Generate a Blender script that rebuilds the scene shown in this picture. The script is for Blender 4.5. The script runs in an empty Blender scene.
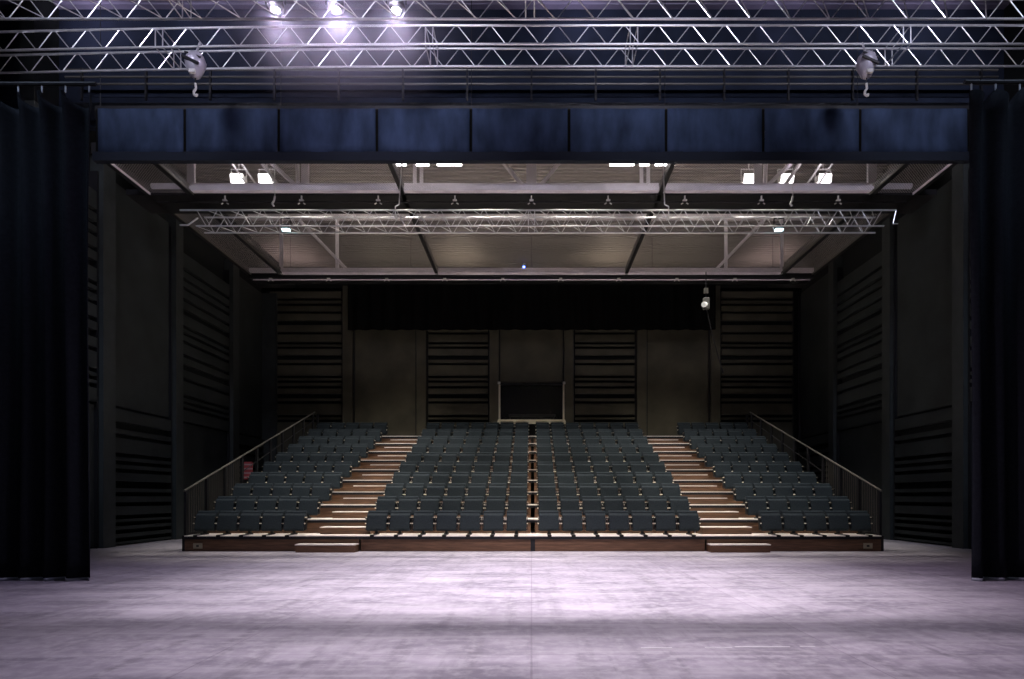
import bpy, math, random
from mathutils import Vector, Matrix
random.seed(7)
PI = math.pi
# ------------------------------------------------------------ camera
F = 633.0; CX = 531.5; CY = 497.0; EYE = 1.216
sc = bpy.context.scene
col = sc.collection
cam_d = bpy.data.cameras.new('camera'); cam = bpy.data.objects.new('camera', cam_d); col.objects.link(cam)
cam.location = (0, 0, EYE); cam.rotation_euler = (PI/2, 0, 0)
cam_d.sensor_width = 36; cam_d.lens = F/1024*36
cam_d.shift_x = (512-CX)/1024; cam_d.shift_y = (CY-339.5)/1024
cam_d.clip_end = 200
sc.camera = cam
# ------------------------------------------------------------ exposure / world / lights
sc.view_settings.view_transform = 'Standard'; sc.view_settings.look = 'None'
sc.view_settings.gamma = 1; sc.view_settings.use_curve_mapping = False
sc.view_settings.exposure = 0.0
w = bpy.data.worlds.new('world'); sc.world = w; w.use_nodes = True
w.node_tree.nodes['Background'].inputs[0].default_value = (0.35, 0.42, 0.60, 1)
w.node_tree.nodes['Background'].inputs[1].default_value = 0.022

def spot(x, y, z, tx, ty, tz, power, colr, ang, blend=0.5, size=0.12):
    d = bpy.data.lights.new('spot_light', 'SPOT'); o = bpy.data.objects.new('spot_light', d); col.objects.link(o)
    d.energy = power; d.color = colr; d.spot_size = math.radians(ang); d.spot_blend = blend; d.shadow_soft_size = size
    o.location = (x, y, z)
    o.rotation_euler = (Vector((tx, ty, tz))-Vector((x, y, z))).to_track_quat('-Z', 'Y').to_euler()
    return o
def area(x, y, z, sx, sy, power, colr, rot=(0, 0, 0)):
    d = bpy.data.lights.new('area_light', 'AREA'); o = bpy.data.objects.new('area_light', d); col.objects.link(o)
    d.shape = 'RECTANGLE'; d.size = sx; d.size_y = sy; d.energy = power; d.color = colr
    o.location = (x, y, z); o.rotation_euler = rot
    return o
WARM = (1.0, 0.93, 0.84); STAGE = (0.93, 0.82, 1.0); BLUE = (0.45, 0.60, 1.0)
# stage lamps (three glow in view, their mates hang out of frame)
STAGE_LAMPS = [(-4.45, 11.0), (-3.40, 11.0), (-2.35, 11.0)]
for x, y in STAGE_LAMPS:
    spot(x, y-.05, 9.58, x*.35+.6, 8.8, 0, 450, STAGE, 100, 1, .12)
for x, p, c, a in ((-4.4, 270, (.55, .52, 1.0), 84), (0.2, 10200, (1.0, .915, .95), 66), (2.6, 1500, (.92, .72, 1.0), 80), (-2.4, 900, (.88, .76, 1.0), 80)):
    spot(x, 8.2, 10.4, x*.9, 9.1, 0, p, c, a, 1, .12)
for x, p in ((-4.0, 90), (0.4, 900), (4.6, 110)):
    spot(x, 4.4, 10.4, x*.9, 5.2, 0, p, (.90, .80, 1.0), 78, 1, .2)
# added lights out of frame that brighten trusses, border and curtain tops
for x in (-7.0, -2.4, 2.4, 7.0):
    spot(x, 6.2, 10.9, x*1.08, 12.4, 10.1, 1500, (.80, .80, 1.0), 50, .9, .7)
for x in (-8.0, 8.0):
    spot(x, 6.4, 10.6, x*1.0, 9.3, 7.6, 1100, (.62, .74, 1.0), 60, 1, .4)
for x, y in STAGE_LAMPS:       # spill from each open lamp
    d = bpy.data.lights.new('lamp_spill', 'POINT'); o = bpy.data.objects.new('lamp_spill', d); col.objects.link(o)
    d.energy = 26; d.color = (.86, .76, 1.0); d.shadow_soft_size = .06; o.location = (x, y-.20, 9.66)
# uplights added without fixtures to light the stage roof in patches
for x, p in ((-9.6, 70), (-7.0, 30), (.9, 60), (5.4, 30), (8.6, 25)):
    spot(x, 12.9, 11.1, x, 13.9, 12.0, p, (.80, .74, 1.0), 120, 1, .2)
# downlights over the seating, above the wire grid
for x in (-5.7, -3.4, -1.1, 1.1, 3.4, 5.7):
    spot(x, 14.45, 10.3, x*.98, 15.4, 0, 2700, WARM, 50, .6, .10)
for x in (-5.9, -3.6, -1.2, 1.2, 3.6, 5.9):
    spot(x, 18.4, 10.2, x*.96, 18.8, 0, 1800, WARM, 66, .6, .12)
for x in (-4.6, 0, 4.6):
    spot(x, 19.8, 10.5, x*1.1, 21.4, 3, 1300, WARM, 60, .8, .12)
# added uplights that brighten the roof deck, no fixtures on the girders
for x in (-7.3, -4.2, 4.2, 7.1):
    spot(x, 15.3, 9.6, x, 17.4, 11, 45, (.95, .84, 1.0), 150, .8, .15)
for x, p, c in ((-9.6, 230, (1, .78, .76)), (-2.9, 230, (1, .86, .66)), (3.2, 230, (1, .86, .66)), (9.6, 230, (1, .78, .76)), (-6, 50, (1, .9, .7)), (6, 50, (1, .9, .7))):
    spot(x, 25.2, 9.4, x, 25.3, 11, p, c, 150, 1, .3)
for x in (-6.0, 0, 6.0):
    spot(x, 20.0, 9.4, x, 20.6, 11, 50, (1, .9, .76), 150, 1, .3)

# ------------------------------------------------------------ materials
def M(name, c, rough=.7, metal=0, var=0.0, scale=3.0, spec=.3, stretch=(1, 1, 1), bump=0, emis=None, es=1):
    m = bpy.data.materials.new(name); m.use_nodes = True
    nt = m.node_tree; b = nt.nodes['Principled BSDF']
    b.inputs['Base Color'].default_value = (*c, 1); b.inputs['Roughness'].default_value = rough
    b.inputs['Metallic'].default_value = metal; b.inputs['Specular IOR Level'].default_value = spec
    if emis:
        b.inputs['Emission Color'].default_value = (*emis, 1); b.inputs['Emission Strength'].default_value = es
    tc = nt.nodes.new('ShaderNodeTexCoord'); mp = nt.nodes.new('ShaderNodeMapping')
    mp.inputs['Scale'].default_value = stretch
    nt.links.new(tc.outputs['Object'], mp.inputs[0])
    n = nt.nodes.new('ShaderNodeTexNoise'); n.inputs['Scale'].default_value = scale; n.inputs['Detail'].default_value = 5
    nt.links.new(mp.outputs[0], n.inputs['Vector'])
    r = nt.nodes.new('ShaderNodeValToRGB')
    r.color_ramp.elements[0].position = .3; r.color_ramp.elements[1].position = .7
    r.color_ramp.elements[0].color = (*[v*(1-var) for v in c], 1)
    r.color_ramp.elements[1].color = (*[min(1, v*(1+var)) for v in c], 1)
    nt.links.new(n.outputs['Fac'], r.inputs[0]); nt.links.new(r.outputs[0], b.inputs['Base Color'])
    if bump:
        bp = nt.nodes.new('ShaderNodeBump'); bp.inputs['Strength'].default_value = bump; bp.inputs['Distance'].default_value = .02
        nt.links.new(n.outputs['Fac'], bp.inputs['Height']); nt.links.new(bp.outputs[0], b.inputs['Normal'])
    return m
m_wall = M('black_wall_paint', (.010, .012, .012), .9)
m_panel = M('dark_acoustic_board', (.027, .032, .032), .6, var=.25, scale=1.2, spec=.3)
m_back = M('brown_acoustic_board', (.088, .082, .056), .6, var=.25, scale=1.2)
m_col = M('grey_painted_steel_column', (.040, .046, .045), .55, var=.15, spec=.3)
m_cloth = M('blue_grey_seat_fabric', (.020, .027, .032), .85, var=.15, scale=30, spec=.15, bump=.15)
m_shell = M('black_seat_metal', (.010, .010, .010), .5)
m_wood = M('brown_ply_riser', (.135, .072, .040), .45, var=.35, scale=2.5, stretch=(1, 6, 10), spec=.4)
m_tread = M('pale_worn_tread', (.88, .80, .73), .4, var=.08, scale=6, spec=.4)
m_alu = M('aluminium_tube', (.80, .80, .82), .32, .75, var=.08, scale=8)
m_steel = M('painted_white_steel', (.80, .74, .79), .55, 0, var=.12)
m_dsteel = M('black_steel', (.018, .018, .020), .5, .2)
m_rail = M('grey_handrail_steel', (.12, .115, .10), .45, .3)
m_curtain = M('navy_black_stage_wool', (.013, .015, .019), .95, var=.2, scale=20, spec=.05)
m_border = M('navy_border_canvas', (.028, .042, .076), .9, var=.5, scale=1.5, spec=.1, stretch=(1.6, 1, .6), bump=.25)
m_header = M('dark_navy_header_paint', (.010, .015, .030), .9, var=.3, scale=2)
m_drape = M('black_drape', (.006, .006, .006), .95, spec=.05)
m_roof = M('profiled_roof_steel', (.17, .15, .14), .5, .2, var=.12, scale=1.5)
m_sroof = M('stage_roof_steel', (.22, .20, .28), .5, .1, var=.15, scale=1.5)
m_white = M('white_painted_metal', (.75, .74, .70), .5)
m_sill = M('cream_window_trim', (.80, .74, .56), .5)
m_armcap = M('pale_arm_pad', (.75, .68, .55), .4)
m_hoist = M('grey_hoist_housing', (.50, .48, .55), .4, .3, var=.2)
m_red = M('red_cloth', (.30, .045, .05), .8)
m_tape = M('white_floor_tape', (.60, .58, .60), .6)
m_hem = M('pale_curtain_hem', (.35, .38, .42), .8)
m_lampw = M('white_lamp_lens', (.9, .9, .9), .3, emis=(1, .95, .97), es=9)
m_lampv = M('violet_white_lamp_lens', (.9, .9, .9), .3, emis=(.86, .78, 1), es=35)
m_lampc = M('cyan_white_lamp_lens', (.9, .9, .9), .3, emis=(.62, .95, 1), es=5)
m_led = M('blue_led_lens', (.1, .1, .9), .3, emis=(.10, .18, 1), es=12)
m_glassbk = M('dark_booth_interior', (.006, .006, .005), .8)

def floor_mat():
    m = bpy.data.materials.new('worn_grey_stage_floor'); m.use_nodes = True; nt = m.node_tree
    b = nt.nodes['Principled BSDF']; b.inputs['Specular IOR Level'].default_value = .35
    tc = nt.nodes.new('ShaderNodeTexCoord')
    def noise(scale, st, det=6, rot=0):
        mp = nt.nodes.new('ShaderNodeMapping'); mp.inputs['Scale'].default_value = st; mp.inputs['Rotation'].default_value = (0, 0, rot)
        nt.links.new(tc.outputs['Object'], mp.inputs[0])
        n = nt.nodes.new('ShaderNodeTexNoise'); n.inputs['Scale'].default_value = scale; n.inputs['Detail'].default_value = det
        n.inputs['Roughness'].default_value = .62
        nt.links.new(mp.outputs[0], n.inputs['Vector']); return n.outputs['Fac']
    def mix(a, bb, f, mode='MIX'):
        x = nt.nodes.new('ShaderNodeMix'); x.data_type = 'RGBA'; x.blend_type = mode
        for s, v in ((6, a), (7, bb)):
            if isinstance(v, tuple): x.inputs[s].default_value = (*v, 1)
            else: nt.links.new(v, x.inputs[s])
        if isinstance(f, float): x.inputs[0].default_value = f
        else: nt.links.new(f, x.inputs[0])
        return x.outputs[2]
    def ramp(v, p0, p1):
        r = nt.nodes.new('ShaderNodeMapRange'); r.inputs[1].default_value = p0; r.inputs[2].default_value = p1
        nt.links.new(v, r.inputs[0]); return r.outputs[0]
    a = ramp(noise(.9, (1, 2.2, 1)), .35, .68)
    c = mix((.22, .20, .24), (.41, .375, .425), a)
    s1 = ramp(noise(1.0, (5.0, .35, 1)), .5, .75)          # long scuffs up-stage
    c = mix(c, (.19, .175, .20), s1)
    s2 = ramp(noise(1.1, (.3, 7.0, 1)), .52, .78)
    c = mix(c, (.47, .45, .47), s2)
    s3 = ramp(noise(.8, (6, .5, 1), rot=.6), .60, .80)
    c = mix(c, (.15, .14, .16), s3)
    s5 = ramp(noise(9, (1, 1, 1)), .45, .75)
    c = mix(c, (.45, .43, .46), s5)
    br = nt.nodes.new('ShaderNodeTexBrick'); br.inputs['Scale'].default_value = 1
    br.inputs['Brick Width'].default_value = 2.44; br.inputs['Row Height'].default_value = 1.22
    br.inputs['Mortar Size'].default_value = .008; br.offset = 0
    br.inputs['Color1'].default_value = (1, 1, 1, 1); br.inputs['Color2'].default_value = (.88, .88, .88, 1); br.inputs['Mortar'].default_value = (.72, .70, .72, 1)
    nt.links.new(tc.outputs['Object'], br.inputs[0])
    c = mix(c, br.outputs[0], .9, 'MULTIPLY')
    nt.links.new(c, b.inputs['Base Color'])
    rr = nt.nodes.new('ShaderNodeMapRange'); rr.inputs[3].default_value = .38; rr.inputs[4].default_value = .6
    nt.links.new(a, rr.inputs[0]); nt.links.new(rr.outputs[0], b.inputs['Roughness'])
    return m
m_floor = floor_mat()

def mesh_mat():
    """woven wire: opaque where a wire is, clear between"""
    m = bpy.data.materials.new('woven_wire_mesh'); m.use_nodes = True; nt = m.node_tree
    b = nt.nodes['Principled BSDF']; out = nt.nodes['Material Output']
    b.inputs['Base Color'].default_value = (.42, .39, .38, 1); b.inputs['Metallic'].default_value = .3; b.inputs['Roughness'].default_value = .5
    tr = nt.nodes.new('ShaderNodeBsdfTransparent'); mx = nt.nodes.new('ShaderNodeMixShader')
    tc = nt.nodes.new('ShaderNodeTexCoord')
    facs = []
    for ang in (PI/4, -PI/4):
        mp = nt.nodes.new('ShaderNodeMapping'); mp.inputs['Rotation'].default_value = (0, 0, ang)
        nt.links.new(tc.outputs['Object'], mp.inputs[0])
        wv = nt.nodes.new('ShaderNodeTexWave'); wv.inputs['Scale'].default_value = 7.0; wv.inputs['Distortion'].default_value = .3
        nt.links.new(mp.outputs[0], wv.inputs[0])
        g = nt.nodes.new('ShaderNodeMath'); g.operation = 'GREATER_THAN'; g.inputs[1].default_value = .90
        nt.links.new(wv.outputs['Fac'], g.inputs[0]); facs.append(g.outputs[0])
    mm = nt.nodes.new('ShaderNodeMath'); mm.operation = 'MAXIMUM'
    nt.links.new(facs[0], mm.inputs[0]); nt.links.new(facs[1], mm.inputs[1])
    nt.links.new(mm.outputs[0], mx.inputs[0]); nt.links.new(tr.outputs[0], mx.inputs[1]); nt.links.new(b.outputs[0], mx.inputs[2])
    nt.links.new(mx.outputs[0], out.inputs['Surface'])
    return m
m_mesh = mesh_mat()

# ------------------------------------------------------------ mesh helpers
class MB:
    def __init__(s): s.v = []; s.f = []
    def box(s, x0, x1, y0, y1, z0, z1):
        n = len(s.v)
        s.v += [(x, y, z) for z in (z0, z1) for y in (y0, y1) for x in (x0, x1)]
        s.f += [tuple(n+i for i in q) for q in ((0, 2, 3, 1), (4, 5, 7, 6), (0, 1, 5, 4), (2, 6, 7, 3), (0, 4, 6, 2), (1, 3, 7, 5))]
        return s
    def tube(s, a, b, r, n=6, r2=None):
        a = Vector(a); b = Vector(b); d = (b-a).normalized()
        u = d.orthogonal().normalized(); w_ = d.cross(u); k = len(s.v); r2 = r if r2 is None else r2
        for p, rr in ((a, r), (b, r2)):
            for i in range(n):
                t = 2*PI*i/n
                s.v.append(tuple(p+u*(rr*math.cos(t))+w_*(rr*math.sin(t))))
        for i in range(n):
            j = (i+1) % n; s.f.append((k+i, k+j, k+n+j, k+n+i))
        s.f.append(tuple(k+i for i in reversed(range(n)))); s.f.append(tuple(k+n+i for i in range(n)))
        return s
    def path(s, pts, r, n=6):
        for a, b in zip(pts, pts[1:]): s.tube(a, b, r, n)
        return s
    def prism(s, prof, x0, x1):        # profile in (y,z), extruded along x
        k = len(s.v); n = len(prof)
        for x in (x0, x1): s.v += [(x, p[0], p[1]) for p in prof]
        for i in range(n):
            j = (i+1) % n; s.f.append((k+i, k+j, k+n+j, k+n+i))
        s.f.append(tuple(k+i for i in reversed(range(n)))); s.f.append(tuple(k+n+i for i in range(n)))
        return s
    def lathe(s, prof, cx=0, cy=0, n=16):   # (r,z)
        k = len(s.v)
        for r, z in prof:
            for i in range(n): s.v.append((cx+r*math.cos(2*PI*i/n), cy+r*math.sin(2*PI*i/n), z))
        for a in range(len(prof)-1):
            for i in range(n):
                j = (i+1) % n; s.f.append((k+a*n+i, k+a*n+j, k+(a+1)*n+j, k+(a+1)*n+i))
        s.f.append(tuple(k+i for i in reversed(range(n)))); s.f.append(tuple(k+(len(prof)-1)*n+i for i in range(n)))
        return s
    def build(s, name, mat, parent=None, bevel=0, smooth=False, loc=None):
        me = bpy.data.meshes.new(name); me.from_pydata([tuple(p) for p in s.v], [], s.f); me.materials.append(mat); me.update()
        o = bpy.data.objects.new(name, me); col.objects.link(o)
        if smooth:
            for p in me.polygons: p.use_smooth = True
        if parent: o.parent = parent
        if loc: o.location = loc
        if bevel:
            b = o.modifiers.new('bevel', 'BEVEL'); b.width = bevel; b.segments = 2; b.limit_method = 'ANGLE'
        return o
def tag(o, label=None, cat=None, group=None, kind=None):
    if label: o['label'] = label
    if cat: o['category'] = cat
    if group: o['group'] = group
    if kind: o['kind'] = kind
    return o
def empty(name, loc, label=None, cat=None, group=None, rz=0, kind=None):
    o = bpy.data.objects.new(name, None); col.objects.link(o); o.location = loc; o.rotation_euler = (0, 0, rz); o.empty_display_size = .1
    return tag(o, label, cat, group, kind)
def copy_tree(o, parent=None):
    c = o.copy(); col.objects.link(c); c.parent = parent
    for ch in list(o.children): copy_tree(ch, c)
    return c
def struct(mb, name, mat, **k): return tag(mb.build(name, mat, **k), kind='structure')

# ------------------------------------------------------------ room shell
WX = 10.15; YB = 24.2; YF = -1.0; ZR = 11.4
struct(MB().box(-13, 13, YF, YB+3, -.1, 0), 'floor', m_floor)
struct(MB().box(-WX-.6, -WX-.3, 13.3, 28.3, 0, 13), 'wall_left', m_wall)
struct(MB().box(WX+.3, WX+.6, 13.3, 28.3, 0, 13), 'wall_right', m_wall)
struct(MB().box(-13, -12.8, YF, 14.15, 0, 13).box(-12.8, -WX-.6, 14.0, 14.15, 0, 9.4), 'wall_stage_left', m_wall)
struct(MB().box(12.8, 13, YF, 14.15, 0, 13).box(WX+.6, 12.8, 14.0, 14.15, 0, 9.4), 'wall_stage_right', m_wall)
bw = MB()                                     # back wall with control-room opening
ox0, ox1, oz0, oz1 = -1.26, 1.26, 4.12, 5.55
bw.box(-WX-.6, ox0, YB+.3, YB+.5, 0, 9.3).box(ox1, WX+.6, YB+.3, YB+.5, 0, 9.3)
bw.box(ox0, ox1, YB+.3, YB+.5, 0, oz0).box(ox0, ox1, YB+.3, YB+.5, oz1, 9.3)
bw.box(-WX-.6, WX+.6, 28.0, 28.2, 9.0, 13).box(-WX-.6, WX+.6, YB+.3, 28.2, 9.2, 9.3)
struct(bw, 'wall_back', m_wall)
# stage roof and seating roof, ribbed steel deck
def ribbed(x0, x1, y0, y1, z, pitch, depth):
    m = MB(); prof = []; y = y0
    while y < y1-1e-6:
        prof += [(y, z), (y+pitch*.5, z), (y+pitch*.6, z+depth), (y+pitch*.9, z+depth)]; y += pitch
    prof.append((y1, z)); k = 0
    m.v = [(x, p[0], p[1]) for p in prof for x in (x0, x1)]
    m.f = [(2*i, 2*i+1, 2*i+3, 2*i+2) for i in range(len(prof)-1)]
    return m
struct(ribbed(-11, 11, 14.2, 28.1, 10.9, .20, .16), 'ceiling', m_roof)
struct(ribbed(-13, 13, YF, 14.1, 12.0, .33, .10), 'ceiling', m_sroof)
# proscenium header wall above the border
struct(MB().box(-12.8, 12.8, 14.0, 14.15, 9.4, 12.1), 'wall_front', m_header)
# stage masking side walls in front (dark)
struct(MB().box(-WX-.3, -9.75, 24.18, 24.3, 0, 9), 'trim_1', m_col)

# ---------------- side bays: columns and acoustic panels
SLAT_LOW = [(.15, .06), (.35, .07), (.54, .07), (.71, .07), (1.03, .07), (1.29, .07), (1.53, .20), (1.88, .07), (2.08, .07), (2.27, .07), (2.74, .08), (3.00, .20)]
SLAT_UP = [(.40, .08), (.58, .08), (.76, .08), (1.25, .09), (1.62, .22), (1.95, .08), (2.35, .09), (2.60, .08), (2.80, .08), (3.25, .22), (3.60, .08), (3.95, .09), (4.20, .08), (4.50, .10)]
SLAT_BACK = [(4.14, .07), (4.32, .08), (4.85, .08), (5.09, .20), (5.43, .07), (5.65, .07), (5.83, .07), (6.32, .07), (6.57, .16), (6.95, .07), (7.12, .07), (7.5, .08), (7.9, .2), (8.3, .08), (8.6, .08), (8.8, .08)]
SPLIT = 3.43
def boards(u0, u1, z0, z1, gaps, place):
    """boards with shadow gaps; place(mb,u0,u1,depth0,depth1,z0,z1)"""
    m = MB(); z = z0
    for g, h in gaps:
        h = .105 if h < .12 else .18
        if g-h/2 > z+.01 and g+h/2 < z1: place(m, u0, u1, .08, .20, z, g-h/2); z = g+h/2
    place(m, u0, u1, .08, .20, z, z1)
    return m
def side_panel(sgn, y0, y1, low_slats, side, desc):
    xs = sgn*(WX+.28)
    def pl(m, a, b, d0, d1, z0, z1):
        xa, xb = sorted((xs-sgn*d0, xs-sgn*d1)); m.box(xa, xb, a, b, z0, z1)
    t = empty('acoustic_wall_panel', (0, 0, 0), desc, 'wall panel', 'acoustic panels along the side walls')
    if low_slats:
        boards(y0+.08, y1-.08, .04, SPLIT-.03, SLAT_LOW, pl).build('slatted_section', m_panel, t)
        m = MB(); pl(m, y0+.08, y1-.08, .06, .13, SPLIT+.05, 9.0); m.build('plain_section', m_panel, t)
    else:
        boards(y0+.08, y1-.08, SPLIT+.02, 8.4, [(SPLIT+a, h) for a, h in SLAT_UP], pl).build('slatted_section', m_panel, t)
        m = MB(); pl(m, y0+.08, y1-.08, .06, .13, .04, SPLIT-.03); m.build('plain_section', m_panel, t)
    m = MB(); pl(m, y0+.05, y1-.05, 0, .03, .04, 8.4); m.build('backing', m_wall, t)
    f = MB()
    for yy in (y0+.03, y1-.07): pl(f, yy, yy+.04, 0, .20, 0, 8.9)
    f.build('frame', m_dsteel, t)
n = 2
COLS = {-1: [(12.9, 13.3), (14.98, 15.42), (18.05, 18.42), (21.5, 21.95)], 1: [(12.9, 13.3), (14.85, 15.25), (17.9, 18.3), (21.25, 21.6)]}
for sgn, side in ((-1, 'left'), (1, 'right')):
    CC = COLS[sgn]
    for y0, y1 in CC:
        xa, xb = sorted((sgn*(WX-.02), sgn*(WX+.3)))
        struct(MB().box(xa, xb, y0, y1, 0, 9.3), 'trim_%d' % n, m_col); n += 1
    bays = [(CC[0][1], CC[1][0], False, 'dark panel nearest the stage on the %s wall, slatted above, half hidden by the curtain'),
            (CC[1][1], CC[2][0], True, 'dark panel on the %s wall with a smooth upper half and slats down to the floor'),
            (CC[2][1], CC[3][0], False, 'dark panel on the %s wall beside the handrail, slats above a smooth lower half'),
            (CC[3][1], YB+.1, True, 'dark panel at the far end of the %s wall next to the back corner')]
    for y0, y1, low, d in bays: side_panel(sgn, y0, y1, low, side, d % side)
# ---------------- back wall panels
def back_panel(x0, x1, kind, desc, z1=9.1, z0=0.1):
    t = empty('acoustic_wall_panel' if kind else 'plain_wall_panel', (0, 0, 0), desc, 'wall panel', 'panels on the back wall')
    def pl(m, a, b, d0, d1, za, zb): m.box(a, b, YB+.28-d1, YB+.28-d0, za, zb)
    if kind:
        boards(x0+.08, x1-.08, z0, z1, SLAT_BACK, pl).build('slatted_section', m_back, t)
    else:
        m = MB(); pl(m, x0+.06, x1-.06, .06, .12, z0, z1); m.build('plain_section', m_back, t)
    if kind: m = MB(); pl(m, x0+.05, x1-.05, 0, .03, z0, z1); m.build('backing', m_wall, t)
    f = MB()
    for xx in (x0+.02, x1-.05): pl(f, xx, xx+.03, 0, .20, z0, z1)
    f.build('frame', m_dsteel, t)
back_panel(-4.04, -1.6, 1, 'slatted panel on the back wall just left of the control room window')
back_panel(1.6, 4.04, 1, 'slatted panel on the back wall just right of the control room window')
back_panel(-6.86, -4.4, 0, 'smooth brownish panel on the back wall above the top of the left aisle')
back_panel(4.4, 6.86, 0, 'smooth brownish panel on the back wall above the top of the right aisle')
back_panel(-10.1, -7.22, 1, 'slatted panel in the left corner of the back wall')
back_panel(7.22, 10.1, 1, 'slatted panel in the right corner of the back wall')
back_panel(-1.26, 1.26, 0, 'smooth brown panel directly above the control room window', z0=5.62)
for a, b in ((-1.6, -1.26), (1.26, 1.6), (-4.4, -4.04), (4.04, 4.4), (-7.22, -6.86), (6.86, 7.22)):
    struct(MB().box(a, b, YB, YB+.3, 0, 9.3), 'trim_%d' % n, m_back); n += 1
# black bulkhead drape over the middle of the back wall
t = empty('black_drape', (0, 0, 0), 'wide black drape hung across the upper back wall under the grid', 'drape')
m = MB(); pts = []
for i in range(181):
    x = -6.85+13.7*i/180
    pts.append((x, 23.6+.05*math.sin(i*.9)+.02*math.sin(i*.37)))
for i, (x, y) in enumerate(pts): m.v += [(x, y, 7.45), (x, y, 9.3), (x, y+.03, 9.3), (x, y+.03, 7.45)]
for i in range(180):
    k = 4*i; m.f += [(k, k+4, k+5, k+1), (k+1, k+5, k+6, k+2), (k+2, k+6, k+7, k+3), (k+3, k+7, k+4, k)]
m.build('cloth', m_drape, t, smooth=False)
hb = MB().tube((-9.6, 23.62, 9.33), (9.6, 23.62, 9.33), .03)
for x in (-9, -4.5, 0, 4.5, 9): hb.tube((x, 23.62, 9.33), (x, 23.62, 10.95), .012)
hb.build('hanging_bar', m_dsteel, t)

# ---------------- control room window
wnd = empty('window_1', (0, 0, 0), kind='structure')
f = MB(); f.box(-1.26, -1.20, YB+.02, YB+.3, 4.12, 5.55).box(1.20, 1.26, YB+.02, YB+.3, 4.12, 5.55)
MB().box(-1.26, 1.26, YB+.02, YB+.3, 5.52, 5.58).build('window_head', m_dsteel, wnd)
f.build('window_frame', m_sill, wnd)
s = MB(); s.box(-1.28, 1.28, YB-.1, YB+.3, 4.10, 4.17)
for x in (-1.24, -.66, 0, .66, 1.24): s.box(x-(.16 if x == 0 else .06), x+(.16 if x == 0 else .06), YB-.13, YB-.05, 4.0, 4.12)
s.build('window_sill', m_sill, wnd)
for x in (-1.24, 1.24): MB().box(x-.05, x+.05, YB-.03, YB+.05, 5.53, 5.62).build('corner_bracket', m_white, wnd)
gl = bpy.data.materials.new('booth_glass'); gl.use_nodes = True; g_ = gl.node_tree
p = g_.nodes['Principled BSDF']; p.inputs['Alpha'].default_value = .05; p.inputs['Roughness'].default_value = .03; p.inputs['Base Color'].default_value = (.3, .3, .3, 1)
MB().box(-1.2, 1.2, YB+.22, YB+.235, 4.17, 5.52).build('pane', gl, wnd)
# booth room behind
for nm, q in (('wall_booth_back', (-2.2, 2.2, YB+2.5, YB+2.6, 3.4, 6.4)), ('floor_booth', (-2.2, 2.2, YB+.5, YB+2.6, 3.3, 3.4)), ('ceiling_booth', (-2.2, 2.2, YB+.5, YB+2.6, 6.4, 6.5)),
              ('wall_booth_left', (-2.3, -2.2, YB+.5, YB+2.6, 3.3, 6.5)), ('wall_booth_right', (2.2, 2.3, YB+.5, YB+2.6, 3.3, 6.5))):
    struct(MB().box(*q), nm, m_glassbk)
t = empty('control_desk', (0, YB+1.1, 3.4), 'dark control desk seen through the booth window', 'desk')
MB().box(-.9, .95, -.3, .35, 1.05, 1.09).build('desk_top', m_rail, t)
for x in (-.85, .88):
    MB().box(x-.02, x+.02, -.25, -.2, 0, 1.05).build('leg', m_rail, t)
t = empty('microphone_stand', (.75, YB+.75, 3.4), 'thin stand in the right part of the booth window', 'stand')
MB().tube((0, 0, 0), (0, 0, 1.25), .012).build('pole', m_rail, t)
MB().path([(-.45, 0, .95), (0, 0, .88), (.05, 0, .80)], .01).build('boom_arm', m_rail, t)
MB().lathe([(.14, 0), (.14, .02), (.02, .04)]).build('base', m_rail, t)

# ------------------------------------------------------------ seating tiers
D1 = 14.2; RD = .92; Z1 = .352; RR = .337; NR = 10; XC = .03
XL, XR = -7.78, 7.84
AISLES = [(XC-5.10, XC-3.76), (XC+3.76, XC+5.10)]
tier = empty('seating_tier', (0, 0, 0), 'stepped brown seating platform rising in ten rows to the back wall', 'seating platform')
for r in range(NR):
    y0 = D1+RD*r; z = Z1+RR*r
    # deck
    y1 = y0+RD if r < NR-1 else YB
    MB().box(XL, XR, y0-.02, y1+.01, z-.04, z).build('deck', m_tread, tier)
    m = MB()
    for a, b in ((XL, XC-3.9), (XC-3.86, XC-.05), (XC+.05, XC+3.86), (XC+3.9, XR)):
        m.box(a, b, y0+.0, y0+.03, (0 if r == 0 else z-RR), z-.04)
    m.build('riser_panel', m_wood, tier)
    MB().box(XL, XR, y0-.03, y0-.01, z-.085, z-.024).build('edge_rail', m_dsteel, tier)
    if r:
        for a, b in AISLES:       # half step in the aisle
            q = MB().box(a+.16, b-.02, y0-.42, y0-.01, z-RR, z-RR/2-.02).build('half_step', m_wood, tier)
            MB().box(a+.16, b-.02, y0-.44, y0-.01, z-RR/2-.02, z-RR/2).build('step_tread', m_tread, q)
for x in (XL-.06, XR):
    MB().box(x, x+.06, D1, YB, 0, Z1).build('side_skirt', m_dsteel, tier)
MB().box(XC-.05, XC+.05, D1-.015, D1+.02, 0, Z1-.04).build('joint_post', m_dsteel, tier)
m = MB()
for r in range(1, NR):
    y0 = D1+RD*r
    for x in (XL-.05, XR): m.box(x, x+.05, y0, YB, Z1+RR*(r-1), Z1+RR*r)
m.build('side_wall', m_dsteel, tier)
for x0 in (-5.17, 3.93):
    t = empty('loose_step', (x0, D1, 0), 'low brown step box at the foot of the %s aisle' % ('left' if x0 < 0 else 'right'), 'step', 'step boxes below the aisles')
    MB().box(0, 1.30, -.34, -.04, 0, .155).build('box', m_wood, t, bevel=.004)
    MB().box(-.01, 1.31, -.35, -.04, .155, .18).build('tread', m_tread, t)
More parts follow.
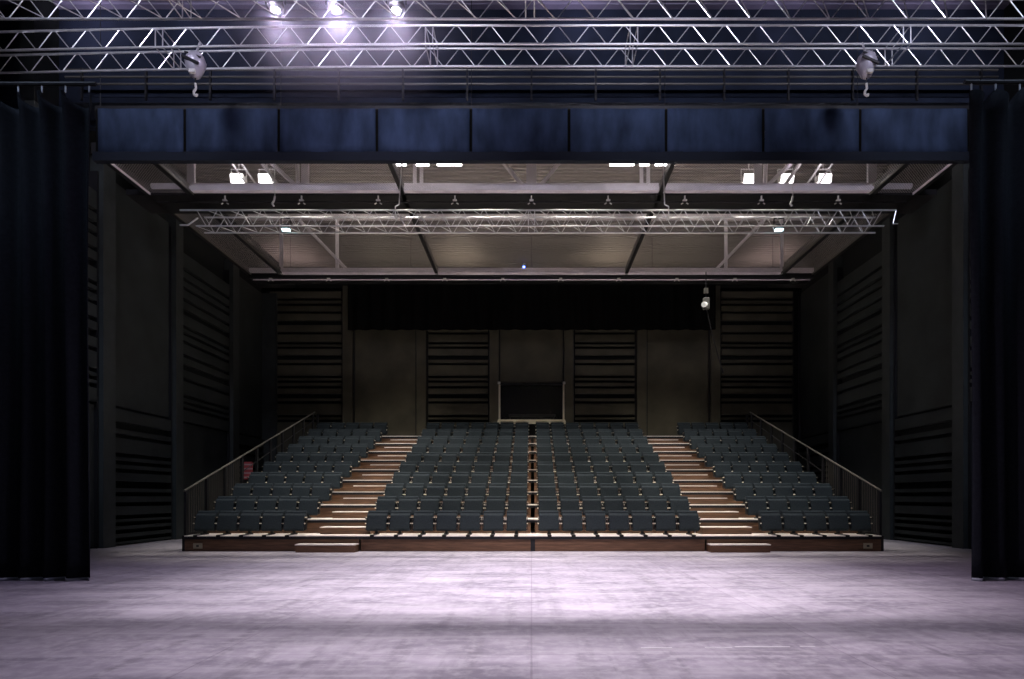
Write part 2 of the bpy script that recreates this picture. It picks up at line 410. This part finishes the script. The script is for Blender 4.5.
for x, d in ((XL+.30, 'left'), (XR-.30, 'right')):
    t = empty('socket_plate', (x, D1-.005, .12), 'small pale socket plate low on the %s end of the front riser' % d, 'socket plate', 'socket plates on the front riser')
    MB().box(-.10, .10, -.015, 0, -.06, .06).build('plate', M('grey_plate', (.40, .36, .25), .5), t)
    MB().box(-.03, .03, -.02, -.015, -.02, .02).build('outlet', m_dsteel, t)

# ---------------- tip-up chairs
SEAT_W = .515
def rounded(w_, h_, d_, ):      # slab standing upright centred at x, from z=0
    return MB().box(-w_/2, w_/2, -d_/2, d_/2, 0, h_)
def make_chair():
    t = empty('tip_up_chair', (0, 0, 0))
    # backrest: leaning padded slab with curved crest
    m = MB(); prof = [(.20, .16), (.29, .50), (.30, .53), (.285, .545), (.26, .545), (.235, .525), (.14, .17), (.155, .15)]
    m.prism(prof, -.234, .234); m.build('backrest', m_cloth, t, bevel=.012)
    # seat pan tipped up in front
    m = MB(); prof = [(.075, .085), (.115, .075), (.15, .10), (.21, .455), (.195, .48), (.165, .48), (.125, .44), (.05, .13)]
    m.prism(prof, -.228, .228); m.build('seat', m_cloth, t, bevel=.014)
    for sx in (-1, 1):
        x = sx*.250
        a = MB().prism([(.10, .10), (.20, .10), (.27, .40), (.06, .40), (.06, .37), (.17, .34)], x-.007, x+.007).build('armrest', m_shell, t)
        MB().box(x-.015, x+.015, .08, .20, .388, .402).build('arm_pad', m_armcap, a, bevel=.004)
        MB().tube((x-.014, .085, .255), (x+.014, .085, .255), .013, 8).build('hinge_cap', m_armcap, a)
    m = MB().box(-.045, .045, -.02, .20, 0, .03).box(-.03, .03, .08, .16, .03, .14).box(-.24, .24, .10, .15, .10, .135).box(-.045, .045, -.30, -.02, 0, .012).box(-.045, .045, -.335, -.322, -.043, .012)
    m.build('pedestal', m_shell, t)
    return t
chair0 = make_chair(); used = False
ORD = ['first', 'second', 'third', 'fourth', 'fifth', 'sixth', 'seventh', 'eighth', 'ninth', 'tenth']
ROWN = ['front row', 'second row', 'third row', 'fourth row', 'fifth row', 'sixth row', 'seventh row', 'eighth row', 'ninth row', 'top row']
def blocks():
    return [('left block', [XC-5.505-.514*(4-k) for k in range(5)], 'left'),
            ('centre left block', [XC-.375-.538*(6-k) for k in range(7)], 'left'),
            ('centre right block', [XC+.375+.538*k for k in range(7)], 'left'),
            ('right block', [XC+5.505+.514*k for k in range(5)], 'left')]
for r in range(NR):
    for bn, xs, side in blocks():
        for k, x in enumerate(xs):
            c = chair0 if not used else copy_tree(chair0); used = True
            c.location = (x, D1+.30+RD*r, Z1+RR*r)
            tag(c, 'blue-grey tip-up seat, %s of the %s, %s from the left' % (ROWN[r], bn, ORD[k]), 'theatre seat', 'tip-up seats on the tiers')

# ---------------- handrails
def handrail(x, sgn, d):
    t = empty('stair_handrail', (x, D1, 0), 'sloping steel handrail with thin balusters along the %s edge of the seating' % d, 'handrail', 'handrails beside the seating')
    z_at = lambda y: Z1+RR*(y/RD)
    yt = RD*9.3
    MB().path([(0, .0, Z1+1.0), (0, yt, z_at(yt)+.78)], .024, 8).build('top_rail', m_rail, t)
    for r in range(NR):
        y = .03+RD*r
        MB().box(-.025, .025, y, y+.10, (0 if r == 0 else Z1+RR*(r-1)), z_at(y)+1.0-.022*r).build('post', m_dsteel, t)
        if r < NR-1:
            m = MB()
            if r > 2: m.tube((0, y, z_at(y)+.5), (0, y+RD, z_at(y+RD)+.5), .012, 6)
            for k in range(1, 8 if r < 3 else 1):
                yy = y+.08+k*.1
                m.tube((0, yy, Z1+RR*r+.05), (0, yy, z_at(yy)+.98-.022*r), .008, 5)
            m.build('balusters' if r < 3 else 'mid_rail', m_rail if r < 3 else m_dsteel, t)
            MB().box(-.015, .015, y, y+RD, Z1+RR*r+.02, Z1+RR*r+.06).build('bottom_rail', m_dsteel, t)
    m = MB(); m.box(-.03, .03, yt-.2, yt+.35, z_at(yt)+.1, z_at(yt)+.16).box(-.03, .03, yt+.25, yt+.35, z_at(yt)-.2, z_at(yt)+.75)
    m.build('end_post', m_dsteel, t)
    return t
handrail(XL-.01, -1, 'left'); handrail(XR+.01, 1, 'right')
# red-striped board by the left handrail
t = empty('striped_barrier_board', (-8.0, D1+RD*3+.9, Z1+RR*3+.35), 'red striped board clipped to the outside of the left handrail beside the middle rows', 'board')
MB().box(-.13, .13, 0, .02, 0, .50).build('board', m_red, t)
MB().box(.12, .17, .004, .016, .40, .42).box(.12, .17, .004, .016, .10, .12).build('clip', m_dsteel, t)
m = MB()
for k in range(4): m.box(-.13, .13, -.004, 0, .04+k*.12, .08+k*.12)
m.build('stripes', M('dull_white_stripe', (.35, .22, .22), .7), t)

# ------------------------------------------------------------ wire tension grid
GZ = 8.8; GX = 9.62
grid = empty('wire_tension_grid', (0, 0, 0), 'large woven wire grid ceiling in a black steel frame over the seating', 'ceiling grid')
BX = [-GX, -8.55, -3.22, 3.22, 8.55, GX]
def gpanel(x0, x1, y0, y1):
    m = MB(); m.v = [(x0, y0, GZ+.03), (x1, y0, GZ+.03), (x1, y1, GZ+.03), (x0, y1, GZ+.03)]; m.f = [(0, 1, 2, 3)]
    m.build('wire_panel', m_mesh, grid)
for a, b in zip(BX, BX[1:]):
    gpanel(a+.05, b-.05, 13.9, 15.85); gpanel(a+.05, b-.05, 16.9, 21.55)
for x in BX:
    MB().box(x-.05, x+.05, 13.9, 21.7, GZ-.02, GZ+.20).build('frame_beam', m_dsteel, grid)
MB().box(-WX, WX, 15.85, 16.9, GZ-.02, GZ+.12).build('cross_beam', m_dsteel, grid)
MB().box(-GX, GX, 21.55, 22.2, GZ-.12, GZ+.25).build('cross_beam', m_dsteel, grid)
for x in (-8.46, -3.13, 3.13, 8.46):      # bright inner angle trims
    for (a, b) in ((13.9, 15.85), (16.9, 21.55)):
        if abs(x) > 8: MB().box(x-.012, x+.012, a, b, GZ-.03, GZ+.03).build('edge_trim', m_rail, grid)
for x in (-9.55, 9.55):
    for (a, b) in ((13.9, 15.85), (16.9, 21.55)): MB().box(x-.012, x+.012, a, b, GZ-.02, GZ+.03).build('edge_trim', m_steel if b < 16 else m_rail, grid)
MB().box(-8.5, 8.5, 15.70, 15.86, GZ+.02, GZ+.14).build('edge_trim', m_steel, grid)
MB().box(-8.5, 8.5, 21.42, 21.56, GZ-.02, GZ+.10).build('edge_trim', m_steel, grid)
# pipes with clamps below the grid beams
def clamp_pipe(y, z, x0, x1, xs, label, r=.024, mt=None):
    t = empty('lighting_pipe', (0, y, z), label, 'lighting pipe', 'pipes clamped under the grid')
    MB().tube((x0, 0, 0), (x1, 0, 0), r, 8).build('pipe', mt or m_dsteel, t)
    for x in xs:
        c = MB().box(x-.05, x+.05, -.04, .04, .02, .06).box(x-.015, x+.015, -.02, .02, .06, .20)
        c.tube((x-.09, 0, -.05), (x, 0, .02), .015).tube((x+.09, 0, -.05), (x, 0, .02), .015)
        c.build('clamp', m_white, t)
clamp_pipe(15.9, 8.62, -9.4, 9.4, [(-7.7+1.925*i) for i in range(9)], 'black pipe with nine pale clamps under the middle beam of the grid')
clamp_pipe(21.6, 8.63, -9.5, 9.5, [(-8.9+1.98*i) for i in range(10)], 'pale pipe with small clamps along the back edge of the grid', mt=m_steel)
# roof girders above grid
def girder(y, posts, diags, z0, z1, label):
    t = empty('roof_girder', (0, y, 0), label, 'girder', 'steel girders above the wire grid')
    MB().box(-9.6, 9.6, -.06, .06, z0, z0+.14).build('bottom_chord', m_steel, t)
    MB().box(-9.6, 9.6, -.08, .08, z1-.16, z1).build('top_chord', m_steel, t)
    for x, w_ in posts: MB().box(x-w_, x+w_, -.04, .04, z0+.14, z1-.16).build('post', m_steel, t)
    for xa, xb, in diags: MB().tube((xa, 0, z0+.14), (xb, 0, z1-.16), .055, 6).build('diagonal', m_steel, t)
girder(16.0, [(-8.6, .09), (-5.72, .09), (-2.95, .04), (-2.78, .04), (0, .13), (2.78, .04), (2.95, .04), (5.72, .09), (8.6, .11)],
       [(-.25, -1.5), (.25, 1.5), (-6.0, -7.6), (6.0, 7.6), (-5.9, -5.95), (5.9, 5.95)], 8.98, 10.8, 'pale steel roof girder seen through the front part of the grid')
girder(21.5, [(-8.5, .05), (-6.6, .05), (6.6, .05), (8.5, .05)], [(-6.3, -7.9), (6.3, 7.9)], 8.84, 10.8, 'pale steel roof girder above the back part of the grid')
# raking struts above the grid, lit bright
for i, (xa, xb) in enumerate(((-6.35, -7.6), (-6.9, -8.1), (-7.15, -8.3), (6.35, 7.55), (6.9, 8.1), (7.2, 8.35))):
    t = empty('raking_strut', (0, 0, 0), 'bright slanting steel strut above the grid, %s of three on the %s' % (('inner one', 'middle one', 'outer one')[i % 3], 'left' if xa < 0 else 'right'), 'strut', 'slanting struts above the grid')
    MB().tube((xa*1.0, 16.2, 9.0), (xb*.98, 15.4, 10.6), .05 if i % 3 == 0 else .025, 6).build('bar', m_white, t)
    MB().box(xa-.1, xa+.1, 16.1, 16.3, 8.95, 9.02).build('foot_plate', m_white, t)
def floodlight(x, y, z, label, lens=None, s=1.0, tilt=-.55, group='floodlights above the grid'):
    t = empty('floodlight', (x, y, z), label, 'floodlight', group)
    m = MB().prism([(-.10*s, 0), (-.14*s, .16*s), (.10*s, .20*s), (.14*s, .04*s)], -.17*s, .17*s); b_ = m.build('housing', m_white, t, bevel=.01)
    MB().prism([(-.12*s, -.03*s), (-.16*s, .15*s), (-.15*s, .17*s), (-.10*s, -.02*s)], -.16*s, .16*s).build('lens', lens or m_lampw, t)
    MB().box(-.15*s, .15*s, -.1*s, .12*s, -.035*s, -.005*s).build('lower_lens', lens or m_lampw, t)
    MB().path([(-.20*s, 0, .08*s), (-.20*s, 0, .36*s), (.20*s, 0, .36*s), (.20*s, 0, .08*s)], .015*s).tube((0, 0, .36*s), (0, 0, 1.5), .015).build('yoke', m_white, t)
    return t
for x, d in ((-7.65, 'left floodlight of the pair above the left of the grid'), (-6.92, 'right floodlight of the pair above the left of the grid'),
             (5.68, 'innermost of three floodlights above the right of the grid'), (6.64, 'middle of three floodlights above the right of the grid'), (7.62, 'outermost of three floodlights above the right of the grid')):
    floodlight(x, 16.55, 9.42, 'white glowing '+d)
for i, (x, w_, d) in enumerate(((-3.25, .2, 'outermost left'), (-2.65, .16, 'middle left'), (-2.0, .3, 'inner left'), (2.2, .3, 'inner right'), (2.75, .12, 'middle right'), (3.25, .24, 'outermost right'))):
    t = empty('strip_light', (x, 15.42, 9.30), 'bright white strip light at the front of the grid, %s one' % d, 'strip light', 'strip lights at the front of the grid')
    MB().box(-w_, w_, -.05, .05, .03, .08).build('batten', m_white, t)
    MB().tube((-w_, 0, .01), (w_, 0, .01), .03, 8).build('tube', m_lampw, t)
    MB().box(-w_*.6-.01, -w_*.6+.01, -.02, .02, .08, 1.62).box(w_*.6-.01, w_*.6+.01, -.02, .02, .08, 1.62).build('hanger', m_white, t)
# small blue led lamp
t = empty('blue_pilot_lamp', (-.25, 20.7, 8.74), 'tiny glowing blue pilot lamp under the middle of the grid', 'pilot lamp')
MB().box(-.06, .06, -.05, .05, .02, .09).build('housing', m_dsteel, t); MB().lathe([(.012, -.035), (.035, -.02), (.04, .02)], n=10).build('lens', m_led, t)

# ------------------------------------------------------------ trusses
def truss(name_label, x0, x1, y, dy, z, h, period, joints, yaw=0, r=.025, rb=.012, ends=False, group='lighting trusses', drop=0, planes=True):
    t = empty('lighting_truss', (0, y, z), name_label, 'truss', group, rz=yaw)
    zz = lambda x: 0.0 if x > -2 else -drop*((-2-x)/8)**1.5
    def seg(m, y_, z_, rr):
        xs = [x0, -8, -6, -4, -2, x1] if drop else [x0, x1]
        xs = sorted(set([q for q in xs if x0 <= q <= x1]))
        m.path([(q, y_, z_+zz(q)) for q in xs], rr, 8)
    for y_ in (0, dy):
        for z_ in (0, h):
            m = MB(); seg(m, y_, z_, r); m.build('chord', m_alu, t)
    br = []
    nseg = int((x1-x0)/period)
    for i in range(nseg):
        a = x0+i*period; b = a+period/2; c = a+period
        for y_ in (0, dy):
            br.append((((a+.02, y_, h+zz(a)), (b-.02, y_, zz(b)))))
            br.append((((b+.02, y_, zz(b)), (c-.02, y_, h+zz(c)))))
    for i in range(nseg):
        a = x0+i*period; b = a+period/2
        if not planes: continue
        br.append((((a, 0, zz(a)), (b, dy, zz(b))))); br.append((((a+period/2, 0, h+zz(b)), (a+period, dy, h+zz(a)))))
    br.sort(key=lambda q: (q[0][1]+q[1][1] > 0, abs(q[0][0])))
    for a, b in br[:96]: MB().tube(a, b, rb, 5).build('brace', m_alu, t)
    m = MB()
    for a, b in br[96:]: m.tube(a, b, rb, 5)
    if br[96:]: tag(m.build('brace', m_alu, t), kind='stuff')
    for jx in joints:
        for k in (-.07, .07):
            m = MB()
            for y_ in (0, dy): m.tube((jx+k, y_, zz(jx)), (jx+k, y_, h+zz(jx)), rb*1.2, 6)
            for z_ in (0, h): m.tube((jx+k, 0, z_+zz(jx)), (jx+k, dy, z_+zz(jx)), rb*1.2, 6)
            m.build('joint_frame', m_alu, t)
    return t
px2x = lambda px, Y: (px-CX)*Y/F
py2z = lambda py, Y: EYE+(CY-py)*Y/F
truss('long box truss crossing the whole stage top, nearer one with both bands in view', -11.6, 11.0, 12.0, .62, py2z(44, 12), .352, .636, [px2x(159, 12), px2x(429, 12), px2x(634, 12), px2x(907, 12)], drop=.12, r=.021, rb=.0095, planes=False)
truss('long box truss along the very top edge, in front of the glowing lamps', -9.6, 8.9, 10.0, .42, py2z(19, 10.42), .36, .645, [px2x(186, 10.4), px2x(530, 10.4)], r=.020, rb=.009)
tr = truss('aluminium box truss hanging over the front seats below the grid', px2x(196, 14), px2x(884, 14), 14.0, .36, py2z(226, 14), .348, .49, [.0], r=.019, rb=.008, group='lighting trusses')
MB().path([(px2x(180, 14), 0, .35), (px2x(896, 14), 0, .35)], .021, 8).build('top_pipe', m_alu, tr)
MB().path([(px2x(180, 14), 0, .02), (px2x(188, 14), 0, .02), (px2x(198, 14), 0, .18)], .018, 6).build('end_hook', m_alu, tr)
MB().path([(px2x(896, 14), 0, .35), (px2x(893, 14), 0, .05), (px2x(898, 14), 0, .05)], .012, 6).build('end_hook', m_alu, tr)
for px0, px1, d in ((403, 398, 'left'), (662, 665, 'right')):
    t = empty('drop_cable', (0, 13.93, 0), 'thin white power cable dropping from the grid to the %s half of the hanging truss' % d, 'cable', 'cables dropping to the hanging truss')
    MB().path([(px2x(px0, 14), 0, 8.82), (px2x((px0+2*px1)/3, 14), 0, py2z(206, 14)), (px2x(px1-2 if d == 'left' else px1+3, 14), 0, py2z(208, 14)), (px2x(px1-2 if d == 'left' else px1+3, 14), 0, py2z(221, 14))], .013, 6).build('cable', m_white, t)
    MB().box(px2x(px0, 14)-.02, px2x(px0, 14)+.02, -.02, .10, 8.80, 8.88).build('cable_gland', m_white, t)
for px, d in ((274, 'left'), (792, 'right')):
    t = empty('truss_hook', (px2x(px, 14), 14.0, py2z(208, 14)), 'small bright shackle and chain holding the %s end of the hanging truss' % d, 'hook', 'shackles above the hanging truss')
    MB().path([(0, 0, .04), (-.04, 0, .10), (.0, 0, .16), (.02, 0, .26)], .022, 6).build('hook', m_white, t)
    MB().tube((.02, 0, .26), (.02, 0, 1.26), .008, 5).build('chain', m_white, t)
for px, d in ((286, 'left'), (779, 'right')):
    t = empty('truss_lamp', (px2x(px, 14.1), 14.1, py2z(230, 14.1)), 'little cyan white lamp glowing inside the %s half of the hanging truss' % d, 'lamp', 'small lamps in the hanging truss')
    MB().box(-.09, .09, -.06, .06, .02, .12).build('housing', m_dsteel, t, bevel=.01)
    MB().box(-.085, .085, -.055, .055, -.015, .02).build('lens', m_lampc, t, bevel=.01)
    MB().path([(-.11, 0, .06), (-.11, 0, .26), (.11, 0, .26), (.11, 0, .06)], .01).path([(0, 0, .26), (0, .26, .36)], .01).build('yoke', m_dsteel, t)

# ------------------------------------------------------------ chain hoists under the near truss
def hoist(px, d):
    Y = 11.85
    t = empty('chain_hoist', (px2x(px, Y), Y, py2z(78, Y)), 'grey rounded chain hoist with a hook hanging from the top truss, %s one' % d, 'chain hoist', 'chain hoists under the top truss')
    h = MB().lathe([(.05, 0), (.09, .03), (.17, .20), (.185, .30), (.15, .40), (.09, .46), (.03, .48)], n=14).build('housing', m_hoist, t, smooth=True)
    MB().tube((-.16, -.17, .30), (.14, -.17, .16), .03, 6).build('strap', m_dsteel, h)
    MB().tube((-.13, -.13, .40), (.16, -.13, .30), .02, 6).build('strap', m_dsteel, h)
    MB().box(-.06, .06, -.14, -.08, .02, .09).build('lamp_plate', m_white, h, bevel=.01)
    MB().path([(0, 0, .46), (0, .08, .60), (0, .15, .76)], .02, 6).build('top_hook', m_alu, t)
    MB().tube((0, 0, 0), (0, 0, -.12), .012, 5).build('chain', m_dsteel, t)
    MB().path([(0, 0, -.10), (.01, 0, -.2), (-.03, 0, -.25), (-.03, 0, -.31), (.02, 0, -.34), (.03, 0, -.30)], .022, 6).build('hook', m_white, t)
hoist(195.5, 'left'); hoist(866.5, 'right')

# stage lamps by the top truss
for i, (x, y) in enumerate(STAGE_LAMPS):
    t = empty('stage_lamp', (x, y, 9.68), '%s glowing violet white stage lamp behind the topmost truss' % ('leftmost', 'middle', 'rightmost')[i], 'stage lamp', 'glowing stage lamps at the top')
    MB().lathe([(.14, 0), (.15, .04), (.12, .20), (.07, .30), (.03, .34)], n=14).build('housing', m_dsteel, t, smooth=True)
    MB().lathe([(.02, -.035), (.06, -.02), (.08, .0)], n=14).build('lens', m_lampv, t)
    MB().path([(-.17, 0, .1), (-.17, 0, .45), (.17, 0, .45), (.17, 0, .1)], .014).build('yoke', m_dsteel, t)

# ------------------------------------------------------------ catwalk with rails on the header wall
t = empty('catwalk', (0, 13.6, 0), 'dark steel catwalk with horizontal rails above the blue border', 'catwalk')
for py in (70, 77, 84): MB().tube((-9.8, -.3, py2z(py, 13.3)), (9.8, -.3, py2z(py, 13.3)), .022, 6).build('rail', m_rail, t)
for i in range(15):
    x = -9.45+i*1.35; MB().box(x-.02, x+.02, -.32, -.27, py2z(100, 13.3), py2z(68, 13.3)).build('post', m_dsteel, t)
MB().box(-9.9, 9.9, -.28, .38, py2z(102, 13.3), py2z(97, 13.3)).build('walkway', m_header, t)
for py in (88, 95): MB().box(-9.9, 9.9, .30, .38, py2z(py+2, 13.9), py2z(py, 13.9)).build('ledge', m_header, t)
# border canvas
YBR = 13.0
bd = empty('border_canvas', (0, YBR, 0), 'long navy canvas border with vertical seams stretched across the proscenium', 'border')
seams = [97, 185, 279, 377, 471, 569, 666, 763, 860, 968]
zt, zb = py2z(109, YBR), py2z(152.5, YBR)
for a, b in zip(seams, seams[1:]):
    x0, x1 = px2x(a, YBR)+.03, px2x(b, YBR)-.03; m = MB(); NX, NZ = 16, 6; ph = random.random()*6
    for j in range(NZ+1):
        for i in range(NX+1):
            u = i/NX; v = j/NZ
            y = .035*math.sin(u*PI)*math.sin(v*PI)+.010*math.sin(u*17+ph+v*2)*(1-v*.4)
            m.v.append((x0+(x1-x0)*u, y, zb+(zt-zb)*v))
    for j in range(NZ):
        for i in range(NX):
            k = j*(NX+1)+i; m.f.append((k, k+1, k+NX+2, k+NX+1))
    o = m.build('canvas_panel', m_border, bd, smooth=True)
    so = o.modifiers.new('solid', 'SOLIDIFY'); so.thickness = .02; so.offset = 1
for a in seams: MB().box(px2x(a, YBR)-.035, px2x(a, YBR)+.035, .01, .06, zb, zt).build('seam_batten', m_drape, bd)
MB().box(px2x(93, YBR), px2x(972, YBR), .05, .14, zt-.02, zt+.10).build('top_rail', m_dsteel, bd)
m = MB()
for a in seams[::2]: m.tube((px2x(a, YBR), .1, zt+.1), (px2x(a, YBR), .1, 12.02), .008, 5)
m.build('suspension_wires', m_dsteel, bd)
MB().box(px2x(93, YBR), px2x(972, YBR), -.02, .12, zb-.17, zb+.01).build('bottom_rail', M('dark_navy_webbing', (.012, .016, .026), .9), bd)

# ------------------------------------------------------------ stage curtains (legs)
def curtain(x0, x1, Y, zt, zb, label, nf, seed):
    rnd = random.Random(seed)
    t = empty('stage_curtain', ((x0+x1)/2, Y, 0), label, 'curtain', 'black side curtains')
    cx = (x0+x1)/2; N = nf*14; ZN = 24; m = MB()
    ph = [rnd.random()*.8 for _ in range(nf+2)]; amp = [rnd.uniform(.6, 1.2) for _ in range(nf+2)]
    for j in range(ZN+1):
        v = j/ZN; z = zb+(zt-zb)*v
        for i in range(N+1):
            u = i/N; f_ = u*nf; k = int(f_)
            s_ = math.sin(2*PI*(f_)+ph[k % nf]*.3*math.sin(v*3))
            A = .07*amp[k % nf]*(1.0-.25*v)+.02
            if v > .93: A *= 1+1.2*(v-.93)/.07
            y = -A*s_ + .03*math.sin(f_*1.3+v*2)
            sag = -.20*abs(math.sin(PI*f_)) if j == ZN else 0
            m.v.append((x0-cx+(x1-x0)*u+.015*math.sin(v*5+k), y, z+sag*1.0))
    for j in range(ZN):
        for i in range(N):
            k = j*(N+1)+i; m.f.append((k, k+1, k+N+2, k+N+1))
    o = m.build('cloth', m_curtain, t, smooth=True); so = o.modifiers.new('solid', 'SOLIDIFY'); so.thickness = .012
    m = MB()
    h0 = m
    for j, z in enumerate((zb-.045, zb+.0)):
        for i in range(N+1):
            u = i/N; f_ = u*nf; k = int(f_)
            A = .07*amp[k % nf]+.02
            m.v.append((x0-cx+(x1-x0)*u, -A*math.sin(2*PI*f_)+.03*math.sin(f_*1.3), z))
    for i in range(N): m.f.append((i, i+1, N+2+i, N+1+i))
    o = m.build('bottom_hem', m_hem, t, smooth=True); so = o.modifiers.new('solid', 'SOLIDIFY'); so.thickness = .012
    MB().tube((x0-cx-.1, 0, zt+.10), (x1-cx+.1, 0, zt+.10), .03, 8).build('track', m_dsteel, t)
    for i in range(nf+1):
        x = x0-cx+(x1-x0)*i/nf
        MB().tube((x, 0, zt-.02), (x, 0, zt+.12), .012, 5).build('tie', m_hem, t)
curtain(px2x(-95, 9.27), px2x(92.5, 9.27), 9.2, py2z(94, 9.27), .045, 'heavy black pleated curtain at the left edge of the stage', 8, 3)
curtain(px2x(968, 9.27), px2x(1160, 9.27), 9.2, py2z(92, 9.27), .045, 'heavy black pleated curtain at the right edge of the stage', 8, 5)

# ------------------------------------------------------------ hanging lamp with cable over the right rear seats
t = empty('hanging_spotlight', (px2x(706, 20), 20.0, py2z(313, 20)), 'small spotlight hung from the back of the grid in front of the right rear wall', 'spotlight')
MB().box(-.09, .10, -.08, .08, .12, .48).build('housing', M('mid_grey_case', (.08, .08, .075), .5), t, bevel=.02)
MB().tube((-.10, -.10, .24), (-.02, -.02, .26), .085, 10).build('lens', M('bright_reflector', (.9, .9, .88), .2, .2, emis=(1, 1, .95), es=.3), t)
MB().box(-.06, .06, -.05, .05, .62, .78).build('clamp', m_rail, t)
MB().tube((0, 0, .45), (0, 0, 1.3), .015).build('hanger', m_dsteel, t)
t = empty('slanting_cable', (px2x(706, 20), 20.0, py2z(313, 20)), 'grey cable slanting down from the hung spotlight at the right', 'cable')
MB().path([(.04, .09, .16), (.25, .1, -.75), (.55, .2, -1.7)], .014, 5).build('cable', m_dsteel, t)
MB().tube((.55, .2, -1.70), (.60, .2, -1.85), .03, 6).build('plug', m_dsteel, t)

# unseen pipe added below the stage lamps to throw the soft dark floor strip
t = empty('shadow_strip_pipe', (0, 7.8, 8.6), 'unseen black overhead pipe added to cast the dark strip on the stage floor', 'pipe')
MB().tube((-9.7, 0, 0), (9.7, 0, 0), .07, 10).build('pipe', m_dsteel, t)
m = MB()
for x in (-9.0, -3, 3, 9.0): m.tube((x, 0, .05), (x, 0, 3.45), .006, 5)
m.build('suspension_wires', m_dsteel, t)

# floor tape marks
for i, (a, b, py) in enumerate(((641, 672, 648), (705, 732, 647.5), (735, 790, 647), (800, 815, 646.5))):
    Y = F*EYE/(py-CY); m = MB().box(px2x(a, Y), px2x(b, Y), Y-.009, Y+.009, 0, .002)
    tag(m.build('floor_tape', m_tape), 'white strip of tape on the floor at the front right, %s from the left' % ORD[i], 'tape', 'white tape marks on the stage floor')

# thin haze around the glowing stage lamps
hm = bpy.data.materials.new('thin_stage_haze'); hm.use_nodes = True; nt = hm.node_tree; nt.nodes.clear()
out = nt.nodes.new('ShaderNodeOutputMaterial'); vs = nt.nodes.new('ShaderNodeVolumePrincipled'); vs.inputs['Color'].default_value = (.85, .8, 1, 1)
tc = nt.nodes.new('ShaderNodeTexCoord'); mp = nt.nodes.new('ShaderNodeMapping'); mp.inputs['Scale'].default_value = (1/3.2, 1/1.6, 1/1.6)
gr = nt.nodes.new('ShaderNodeTexGradient'); gr.gradient_type = 'QUADRATIC_SPHERE'; mu = nt.nodes.new('ShaderNodeMath'); mu.operation = 'MULTIPLY'; mu.inputs[1].default_value = .26
nt.links.new(tc.outputs['Object'], mp.inputs[0]); nt.links.new(mp.outputs[0], gr.inputs[0]); nt.links.new(gr.outputs['Fac'], mu.inputs[0])
nt.links.new(mu.outputs[0], vs.inputs['Density']); nt.links.new(vs.outputs[0], out.inputs['Volume'])
hz = MB().box(-3.2, 3.2, -1.6, 1.6, -1.6, 1.6).build('haze', hm, loc=(-3.4, 11.0, 9.55))
tag(hz, 'thin violet haze glowing around the three stage lamps at the top', 'haze', kind='stuff')
